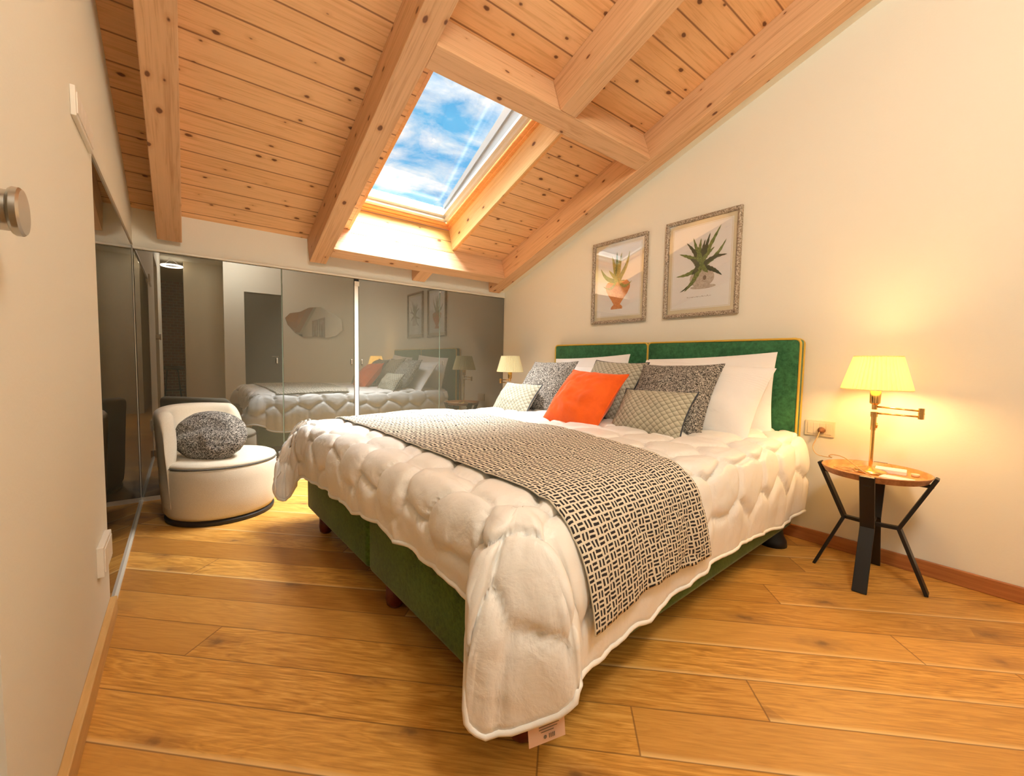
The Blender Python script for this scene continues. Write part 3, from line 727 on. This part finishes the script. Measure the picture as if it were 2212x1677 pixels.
# ------------------------------------------------------------------ cushions and pillows
def cushion(name, w_, h_, th, pose, m, label, cat, group=None, piping=None, rnd=0, pinch=.075, sag=0, seed=0, exp_=2.2, flange=0, drop=0):
    x, y, z, yaw, lean, roll = pose; n = 40
    Rm = Matrix.Rotation(yaw, 4, 'Z') @ Matrix.Rotation(lean, 4, 'X') @ Matrix.Rotation(roll, 4, 'Y')
    Mx = Matrix.Translation((x, y, z+drop)) @ Rm
    def pt(u, v, s):
        a, b_ = 2*u-1, 2*v-1
        ea = 1-pinch*(1-abs(b_)**2)*abs(a)**3; eb = 1-pinch*(1-abs(a)**2)*abs(b_)**3
        f = (max(0, 1-abs(a)**exp_)*max(0, 1-abs(b_)**exp_))**.62
        wr = noise.noise(Vector((a*2.5+seed, b_*2.5, s)))*.13+noise.noise(Vector((a*6+seed, b_*6, s)))*.05
        hx = a*w_/2*(1-pinch*(1-b_*b_)*abs(a)**2)
        hz = b_*h_/2*(1-pinch*(1-a*a)*abs(b_)**2)
        hx *= 1-rnd*(.5*b_*b_); hz *= 1-rnd*(.5*a*a)
        return Vector((hx, s*(th/2*f*(1+wr*1.4)+.002), hz))
    mb = MB()
    mb.grid(lambda u, v: pt(u, v, -1), n, n, lambda u, v: (u*w_, v*h_)); mb.grid(lambda u, v: pt(1-u, v, 1), n, n, lambda u, v: (u*w_, v*h_))
    # seam strip
    rim = [(i/n, 0) for i in range(n)]+[(1, i/n) for i in range(n)]+[(1-i/n, 1) for i in range(n)]+[(0, 1-i/n) for i in range(n)]
    b = len(mb.v)
    for (u, v) in rim: mb.v += [pt(u, v, -1), pt(u, v, 1)]
    k = len(rim)
    for i in range(k): mb.face((b+2*i, b+2*((i+1) % k), b+2*((i+1) % k)+1, b+2*i+1), [(0, 0)]*4)
    root = bpy.data.objects.new(name, None); COL.objects.link(root); root.matrix_world = Mx; root.empty_display_size = .05
    tag(root, label, cat, group)
    mb.build('cover', m, root, smooth=True)
    if piping is not None:
        MB().tube([(pt(u, v, -1)+pt(u, v, 1))/2*1.004 for (u, v) in rim], .004, 8, closed=True).build('piping', piping, root, smooth=True)
    return root
cushion('cushion', .45, .27, .13, (1.974, 2.471, .705, -1.633, -.61, -.006), M_scallop, 'small oblong grey-beige scallop-pattern cushion with dark piping, nearest the wardrobe', 'cushion', piping=M_darkpipe, seed=1)
cushion('cushion', .46, .46, .19, (2.19, 2.399, .800, -1.534, -.625, -.024), M_boucle, 'square charcoal and cream speckled cushion near the unlit lamp', 'cushion', piping=M_boucle, seed=2)
cushion('cushion', .45, .43, .20, (1.945, 1.767, .760, -1.546, -.703, .048), M_orange, 'bright orange velvet cushion at the centre of the bed', 'cushion', piping=M_orange, seed=3)
cushion('cushion', .45, .45, .15, (2.235, 1.816, .810, -1.589, -.60, .033), M_scallop, 'square grey-beige scallop-pattern cushion behind the orange one', 'cushion', piping=M_darkpipe, seed=4)
cushion('cushion', .49, .48, .19, (2.193, 1.335, .790, -1.522, -.640, -.030), M_boucle, 'square charcoal and cream speckled cushion against the white pillows nearer the lit lamp', 'cushion', piping=M_boucle, seed=5)
cushion('cushion', .46, .29, .15, (2.015, 1.335, .715, -1.623, -.596, -.024), M_scallop, 'small oblong grey-beige scallop-pattern cushion in front of a speckled one, right of the orange one', 'cushion', piping=M_darkpipe, seed=6)
cushion('pillow', .80, .47, .20, (2.355, 1.305, .799, -1.536, -.622, .06), M_pillow, 'white pillow leaning in front of another white pillow, nearer the lit lamp', 'pillow', seed=7, pinch=.04)
cushion('pillow', .80, .48, .13, (2.570, 1.332, .805, -1.53, -.22, -.06), M_pillow, 'white pillow standing against the headboard behind another, nearer the lit lamp', 'pillow', seed=8, pinch=.04)
cushion('pillow', .78, .44, .15, (2.37, 2.33, .775, -1.57, -.62, .03), M_pillow, 'white pillow behind the speckled cushion nearer the wardrobe, lower of its pair', 'pillow', seed=9, pinch=.04)
cushion('pillow', .80, .48, .13, (2.570, 2.31, .800, -1.60, -.22, -.05), M_pillow, 'white pillow against the headboard half nearer the wardrobe, corner peeking up', 'pillow', seed=10, pinch=.04)
# ------------------------------------------------------------------ tub chair
ch = empty('tub_chair', (.18, 3.2, 0), label='round cream upholstered tub armchair in front of the wardrobe', cat='armchair')
MB().lathe([(.255, 0), (.285, .004), (.288, .022), (.27, .032)], n=64).build('base_ring', M_dark, ch, smooth=True, auto=30)
MB().lathe([(.25, .030), (.278, .034), (.292, .06), (.302, .16), (.306, .26), (.306, .315), (.300, .332), (.29, .336)], n=80).build('body', M_chair, ch, smooth=True)
MB().lathe([(.27, .330), (.298, .336), (.303, .345), (.298, .356), (.28, .366), (.2, .376), (.1, .381), (.01, .382)], n=80).build('seat_cushion', M_chair, ch, smooth=True)
MB().tube([(.3035*cos(a*pi/40), .3035*sin(a*pi/40), .337) for a in range(80)], .0035, 6, closed=True).build('piping', mat('dark_seam', (.10, .10, .09), .8), ch, smooth=True)
def back_pt(u, v):
    a = rad(62+(213-62)*u); k = min(u, 1-u)/.10; k = sqrt(max(0, 1-(1-min(1, k))**2)) if k < 1 else 1
    zt = (.655+.022*sin(pi*u)) ; zt = .345+(zt-.345)*(.30+.70*k**.8) if k < 1 else zt
    th = .040*(.35+.65*k)
    # closed loop section: outer up, rounded top, inner down
    if v < .4: q = v/.4; r = .297+.025*q; z = .10+(zt-.035-.10)*q
    elif v < .62: q = (v-.4)/.22; an = pi*q; r = .322-th+th*cos(an); z = zt-.035+.035*sin(an)
    else: q = (v-.62)/.38; r = .322-2*th-.010*sin(pi*q); z = zt-.035-(zt-.035-.33)*q
    return (r*cos(a), r*sin(a), z)
bk = MB().grid(back_pt, 72, 40)
bk.face([0+j*73 for j in range(41)]); bk.face([72+j*73 for j in range(41)][::-1])
bk.build('backrest', M_chair, ch, smooth=True)
cushion('cushion', .44, .32, .17, (.125, 3.12, .500, rad(-38), -.60, .16), M_boucle, 'rounded charcoal and cream speckled cushion resting on the cream tub chair', 'cushion', seed=12, pinch=0, exp_=3.0, rnd=.55)
# ------------------------------------------------------------------ side tables
def make_table(loc, label, grp):
    e = empty('side_table', loc, 0, label=label, cat='side table', group=grp)
    tz = .486
    MB().lathe([(.01, tz), (.168, tz), (.182, tz+.004), (.196, tz+.030), (.190, tz+.031), (.178, tz+.010), (.168, tz+.007), (.01, tz+.007)], n=64, capb=False, capt=False).build('tray_top', [M_tray], e, smooth=True, auto=35)
    MB().lathe([(.163, tz-.001), (.182, tz+.002), (.1975, tz+.029), (.1955, tz+.031), (.179, tz+.004), (.163, tz+.0)], n=64, capb=False, capt=False).build('tray_rim', M_trayrim, e, smooth=True, auto=35)
    for k in range(4):
        a = k*pi/2+pi; d = Vector((cos(a), sin(a), 0)); c = Vector((-sin(a), cos(a), 0))
        prof = [(.202, 0), (.098, .267), (.207, .516)]; th = .007; hw_ = .026
        mb = MB()
        def bar(p0, p1, hw_, th):
            (r0, z0), (r1, z1) = p0, p1; t_ = Vector((r1-r0, z1-z0)).normalized(); n_ = Vector((-t_.y, t_.x))
            q = []
            for (r, z) in (p0, p1):
                for sgn in (-1, 1):
                    for s2 in (-1, 1):
                        rr, zz = r+n_.x*th*sgn, max(0, z+n_.y*th*sgn); q.append(d*rr+c*hw_*s2+Vector((0, 0, zz)))
            b = len(mb.v); mb.v += q
            for f in ((0, 1, 3, 2), (4, 6, 7, 5), (0, 4, 5, 1), (2, 3, 7, 6), (0, 2, 6, 4), (1, 5, 7, 3)): mb.face([b+i for i in f])
        bar(prof[0], prof[1], hw_, th); bar(prof[1], prof[2], hw_, th)
        mb.build('leg', M_black, e, bevel=.002)
        mb = MB(); bar((.0, .262), (.098, .267), .012, .008); mb.build('stretcher', M_black, e, bevel=.002)
        mb = MB(); bar((.13, tz-.008), (.198, tz-.008), .012, .007); mb.build('tray_support', M_black, e, bevel=.002)
    return e
tb = make_table((2.505, .470, 0), 'round wooden tray table on black steel legs under the lit lamp', 'round tray side tables')
tb.rotation_euler = (0, 0, rad(4.5))
tb2 = copy_tree(tb); tb2.location = (2.505, 3.26, 0); tb2['label'] = 'round wooden tray table under the unlit lamp, hidden beyond the bed by the wardrobe'
# ------------------------------------------------------------------ lamps
def make_lamp(loc, rz, label):
    e = empty('table_lamp', loc, rz, label=label, cat='lamp', group='pleated-shade brass lamps on the tray tables')
    MB().lathe([(.062, 0), (.064, .006), (.055, .014), (.016, .02), (.009, .03)], n=40).build('foot', M_brass, e, smooth=True)
    MB().tube([(0, 0, .02), (0, 0, .26)], .0075, 14).tube([(0, 0, .20), (0, 0, .275)], .0105, 14).tube([(0, 0, .262), (0, 0, .285)], .0135, 14).build('pole', M_brass, e, smooth=True, auto=40)
    MB().tube([(0, -.01, .222), (.0, -.016, .222)], .004, 8).tube([(0, -.012, .234), (.0, -.012, .21)], .003, 8).build('height_screw', M_brass, e, smooth=True)
    arm = MB().tube([(0, 0, .279), (0, -.158, .279)], .0042, 10).tube([(0, 0, .310), (0, -.158, .304)], .0042, 10)
    arm.build('swing_arm', M_brass, e, smooth=True)
    MB().tube([(0, -.158, .268), (0, -.158, .316)], .0105, 16).tube([(0, -.158, .291), (0, -.158, .294)], .012, 16).build('arm_hinge', M_brass, e, smooth=True, auto=40)
    MB().lathe([(.010, .296), (.011, .318), (.020, .326), (.021, .388), (.017, .394)], n=24).build('socket', M_brass, e, smooth=True, auto=35)
    n = 46
    def sh(u, v):
        r = .128+(.087-.128)*v; r += .0042*(1 if round(u*n*2) % 2 else -1)*(1-.25*v)
        a = 2*pi*u; return (r*cos(a), r*sin(a), .390+.152*v)
    s_ = MB().grid(sh, n*2, 6, closeu=True).build('lamp_shade', M_shade, e)
    so = s_.modifiers.new('t', 'SOLIDIFY'); so.thickness = .0012
    MB().tube([(.1285*cos(k*pi/36), .1285*sin(k*pi/36), .390) for k in range(72)], .0025, 6, closed=True).build('shade_trim', M_shade, e, smooth=True)
    MB().tube([(.0875*cos(k*pi/36), .0875*sin(k*pi/36), .542) for k in range(72)], .0025, 6, closed=True).build('shade_trim', M_shade, e, smooth=True)
    MB().tube([(-.086, 0, .53), (.086, 0, .53)], .0015, 6).tube([(0, -.086, .53), (0, .086, .53)], .0015, 6).tube([(0, 0, .37), (0, 0, .53)], .0015, 6).build('shade_carrier', M_brass, e)
    return e
LZ = .4935
lamp = make_lamp((2.53, .49, LZ), 0, 'brass swing-arm lamp with pleated shade, lit, on the side table by the right wall')
lamp2 = copy_tree(lamp); lamp2.location = (2.53, 3.26, LZ); lamp2.rotation_euler = (0, 0, pi); lamp2['label'] = 'brass swing-arm lamp with pleated shade, unlit, beyond the bed beside the wardrobe'
def bulb_mesh(): return MB().lathe([(.010, .392), (.013, .41), (.026, .435), (.030, .46), (.024, .485), (.004, .498)], n=20)
bulb_mesh().build('bulb', emit('warm_bulb', (1, .70, .28), 75), lamp, smooth=True)
bulb_mesh().build('bulb', mat('opal_bulb', (.8, .8, .78), .3), lamp2, smooth=True)
pb = bpy.data.lights.new('lamp_light', 'POINT'); pb.energy = 17; pb.color = (1, .50, .16); pb.shadow_soft_size = .045
plo = bpy.data.objects.new('lamp_light', pb); COL.objects.link(plo); plo.location = (2.53, .49, LZ+.44)
# flex from socket to lamp
from mathutils.geometry import interpolate_bezier
def smooth_path(P, n=8):
    P = [Vector(p) for p in P]; out = []
    for i in range(len(P)-1):
        p0 = P[max(i-1, 0)]; p1 = P[i]; p2 = P[i+1]; p3 = P[min(i+2, len(P)-1)]
        for k in range(n):
            t_ = k/n; out.append(.5*((2*p1)+(p2-p0)*t_+(2*p0-5*p1+4*p2-p3)*t_*t_+(-p0+3*p1-3*p2+p3)*t_**3))
    out.append(P[-1]); return out
tt = .4955
cable = smooth_path([(R-.045, .75, .632), (R-.06, .755, .60), (R-.07, .77, .55), (R-.10, .74, .515), (2.62, .665, .518), (2.56, .66, .535), (2.47, .62, .56), (2.42, .56, .56), (2.37, .48, .52), (2.36, .43, .502), (2.40, .45, tt+.004), (2.44, .55, tt+.003), (2.50, .62, tt+.003), (2.53, .60, tt+.003), (2.48, .53, tt+.004), (2.41, .55, tt+.004), (2.42, .61, tt+.003), (2.49, .60, tt+.006), (2.52, .56, tt+.006), (2.46, .52, tt+.006), (2.43, .57, tt+.008), (2.49, .555, tt+.006), (2.53, .55, .503)])
tag(MB().tube(cable, .0022, 8).build('lamp_cord', M_cord, smooth=True), 'thin golden lamp cord looping from the socket onto the tray table', 'cord')
bx = empty('white_box', (2.605, .43, .4935), rad(8), label='small white box lying on the wooden tray beside the lamp', cat='box')
MB().box((-.035, -.055, 0), (.035, .055, .018)).build('lid', M_paper, bx, bevel=.002)
MB().box((-.034, -.054, -.0), (.034, .054, .010)).build('carton', M_paper, bx, bevel=.001)
pp = empty('booklet', (2.47, .385, .4935), rad(-6), label='thin white folded booklet on the wooden tray in front of the small box', cat='booklet')
MB().box((-.03, -.055, 0), (.03, .055, .004)).build('lower_sheet', M_paper, pp, bevel=.001)
MB().box((-.029, -.053, .004), (.030, .055, .0065)).build('upper_sheet', M_paper, pp, bevel=.001)
tl = empty('tea_light', (2.60, .345, .4935), label='tiny pale holder at the edge of the tray beside the white box', cat='holder')
MB().lathe([(.013, 0), (.016, .012), (.014, .013)], n=20).build('cup', M_ivory, tl, smooth=True)
# ------------------------------------------------------------------ framed prints on the right wall
def leaf(mb, base, tip, wd_, bend, layer, serr=True, mi=2):
    bx_, by = base; tx, ty = tip; dx, dy = tx-bx_, ty-by; ln = sqrt(dx*dx+dy*dy); nx_, ny_ = -dy/ln, dx/ln; Lp, Rp = [], []; n = 12
    for k in range(n+1):
        f = k/n; cx_ = bx_+dx*f+nx_*bend*sin(pi*f)*ln; cy_ = by+dy*f+ny_*bend*sin(pi*f)*ln; hw_ = wd_*(1-f)**.8*(.75+.6*f)/2
        if serr and k % 2: hw_ *= 1.35
        Lp.append((cx_+nx_*hw_, cy_+ny_*hw_)); Rp.append((cx_-nx_*hw_, cy_-ny_*hw_))
    b = len(mb.v)
    for (l_, r_) in zip(Lp, Rp): mb.v += [Vector((layer, -l_[0], l_[1])), Vector((layer, -r_[0], r_[1]))]
    mb.cur = mi
    for k in range(n): mb.face((b+2*k, b+2*k+1, b+2*k+3, b+2*k+2))
def picture(yc, zc, w_, h_, kind, label):
    e = empty('framed_print', (R, yc, zc), 0, label=label, cat='picture', group=None)
    # local: -x out of the wall, picture right = -y, up = z; helper a,b in metres from the centre, a to the right
    fw, fd = .026, .028
    fr = MB()
    o = [(-w_/2, -h_/2), (w_/2, -h_/2), (w_/2, h_/2), (-w_/2, h_/2)]; i_ = [(-w_/2+fw, -h_/2+fw), (w_/2-fw, -h_/2+fw), (w_/2-fw, h_/2-fw), (-w_/2+fw, h_/2-fw)]
    m_ = [((a+c)/2, (b_+d)/2) for (a, b_), (c, d) in zip(o, i_)]
    loops = [(o, 0), (o, -fd*.8), (m_, -fd), (i_, -fd*.65), (i_, -.006)]
    b = 0
    for lp, x in loops: fr.v += [Vector((x, -a, c)) for a, c in lp]
    for k in range(len(loops)-1):
        for q in range(4): fr.face((k*4+q, k*4+(q+1) % 4, (k+1)*4+(q+1) % 4, (k+1)*4+q))
    fr.build('frame', M_frame, e, bevel=.0015)
    iw, ih = w_-2*fw, h_-2*fw
    MB().box((-.008, -iw/2, -ih/2), (-.001, iw/2, ih/2)).build('mount', M_mount, e)
    pw, ph = iw-.052, ih-.056
    pr = MB(); pr.box((-.0095, -pw/2, -ph/2), (-.008, pw/2, ph/2)); pr.cur = 1
    for s_ in (-1, 1):
        pr.box((-.0100, s_*(pw/2-.006)-.0012, -ph/2+.005), (-.0095, s_*(pw/2-.006)+.0012, ph/2-.005)); pr.box((-.0100, -pw/2+.005, s_*(ph/2-.006)-.0012), (-.0095, pw/2-.005, s_*(ph/2-.006)+.0012))
    X = lambda a, b_: ((a-.5)*iw, (b_-.5)*ih)
    lay = -.0102
    def blob(pts, l_, mi):
        pr.cur = mi; pr.poly([(l_, -a, c) for a, c in pts])
    if kind == 'aloe':
        c = X(.53, .37); blob([(c[0]+.085*cos(k*pi/14)*(1), c[1]+.062*sin(k*pi/14)) for k in range(28)], lay, 4)
        c2 = X(.55, .275); blob([(c2[0]+.088*cos(k*pi/10), c2[1]+.014*sin(k*pi/10)) for k in range(20)], lay-.0001, 4)
        blob([(c[0]+.02+.012*cos(k*pi/8), c[1]+.0+.016*sin(k*pi/8)) for k in range(16)], lay-.0002, 5)
        bs = X(.50, .50)
        tips = [(.78, .90, .0, 2), (.63, .84, .03, 3), (.38, .82, -.05, 2), (.28, .78, -.06, 3), (.17, .67, -.04, 2), (.86, .74, -.12, 2), (.88, .58, .12, 3), (.13, .42, .10, 2), (.20, .24, .18, 3), (.27, .24, .05, 2), (.82, .37, .06, 3), (.50, .80, 0, 2), (.56, .78, .02, 3), (.45, .72, -.02, 2), (.34, .60, -.1, 3), (.70, .68, .05, 2), (.62, .42, .0, 2), (.38, .42, .0, 3)]
        for q, (a, b_, bd, mi) in enumerate(tips):
            j = (.02*sin(q*2.1), .015*cos(q*1.7)); leaf(pr, (bs[0]+j[0], bs[1]+j[1]), X(a, b_), .036, bd, lay-.0004-.0001*q, True, mi)
        y0 = X(.5, .17)[1]; pr.cur = 5
        for q in range(24):
            a = -.085+.17*q/24; pr.box((lay-.0003, -(a+.0045), y0+.002*sin(q*2.3)), (lay, -a, y0+.0022+.002*sin(q*2.3)+(.003 if q % 5 == 0 else 0)))
    else:
        prof = [(.29, .50), (.24, .46), (.25, .40), (.30, .33), (.37, .26), (.42, .20), (.37, .17), (.36, .14), (.60, .14), (.60, .17), (.55, .20), (.61, .26), (.69, .33), (.74, .40), (.74, .46), (.68, .50)]
        blob([X(a-.0, b_) for a, b_ in prof], lay, 4)
        blob([X(.36+.01*0, .505), X(.62, .505), X(.64, .49), X(.34, .49)], lay-.0002, 3)
        bs = X(.49, .50)
        for q, (a, b_, bd, w2) in enumerate(((.12, .70, .14, .05), (.18, .46, .30, .035), (.36, .84, -.02, .055), (.46, .88, 0, .05), (.56, .86, .02, .055), (.72, .86, -.08, .045), (.66, .72, -.03, .05), (.78, .48, -.32, .04), (.30, .66, .04, .045))):
            leaf(pr, (bs[0]+.004*q-.016, bs[1]), X(a, b_), w2, bd, lay-.0004-.0001*q, False, 2 if q % 3 else 3)
    g = (M_leaf, M_leafd, M_urn) if kind == 'aloe' else (M_leafy, M_leaf, M_pot)
    pr.build('print', [M_print, M_mount, g[0], g[1], g[2], M_ink], e)
    MB().box((-.0155, -iw/2, -ih/2), (-.0140, iw/2, ih/2)).build('glass_pane', M_picglass, e)
    return e
picture(1.488, 1.645, .520, .668, 'aloe', 'larger framed print of a spiky green aloe in a pale urn')
picture(2.165, 1.640, .528, .666, 'pot', 'framed print of a leafy plant in a terracotta pot, nearer the wardrobe')
# ------------------------------------------------------------------ things behind the camera that the glass mirrors
fm = empty('wall_mirror', (1.98, YF, 1.66), label='irregular pebble-shaped mirror on the front wall, seen reflected in the wardrobe', cat='mirror')
out = [(-.50, .04), (-.42, .13), (-.25, .17), (-.10, .26), (.10, .29), (.22, .22), (.36, .18), (.48, .08), (.50, -.12), (.38, -.24), (.20, -.29), (.0, -.27), (-.20, -.30), (-.34, -.22), (-.46, -.08)]
MB().poly([(a, 0.001, b_) for a, b_ in out], .02, (0, 1, 0)).build('mirror_glass', mat('silver_mirror', (.85, .85, .82), .02, 1), fm, bevel=.003)
lampm = empty('ring_lamp', (-.10, -1.9, 2.50), label='white glowing ring ceiling lamp in the hallway, mirrored in the wardrobe glass', cat='ceiling lamp')
MB().tube([(.14*cos(k*pi/24), .14*sin(k*pi/24), 0) for k in range(48)], .014, 10, closed=True).build('light_ring', emit('ring_glow', (1, .84, .62), 16), lampm, smooth=True)
MB().tube([(0, 0, .12), (.12, .0, .0)], .003, 6).tube([(0, 0, .12), (-.12, 0, 0)], .003, 6).tube([(0, 0, .115), (0, 0, .122)], .04, 20).build('suspension', M_white, lampm)
st = empty('bar_stool', (-.16, -3.6, 0), label='dark bar stool on slim legs in the hallway, mirrored in the wardrobe glass', cat='stool')
MB().lathe([(.16, .70), (.19, .715), (.19, .75), (.15, .77)], n=28).build('seat', M_dark, st, smooth=True)
for k in range(4):
    a = pi/4+k*pi/2; MB().tube([(.12*cos(a), .12*sin(a), .70), (.2*cos(a), .2*sin(a), 0)], .011, 8).build('leg', M_black, st, smooth=True)
MB().tube([(.165*cos(k*pi/12), .165*sin(k*pi/12), .28) for k in range(24)], .007, 6, closed=True).build('foot_ring', M_black, st, smooth=True)
# added fill light: glowing globe on a cord, unseen behind the camera
gl = empty('fill_globe', (.62, -.40, 2.62), label='added white glowing globe behind the viewer, unseen fill light for the room', cat='ceiling lamp')
MB().lathe([(.02, .18), (.09, .165), (.15, .11), (.18, 0.03), (.18, -.03), (.15, -.11), (.09, -.165), (.02, -.18)], n=32).build('globe', emit('fill_glow', (1, .97, .86), 70), gl, smooth=True)
MB().tube([(0, 0, .18), (0, 0, .74)], .004, 8).build('cord', M_white, gl)
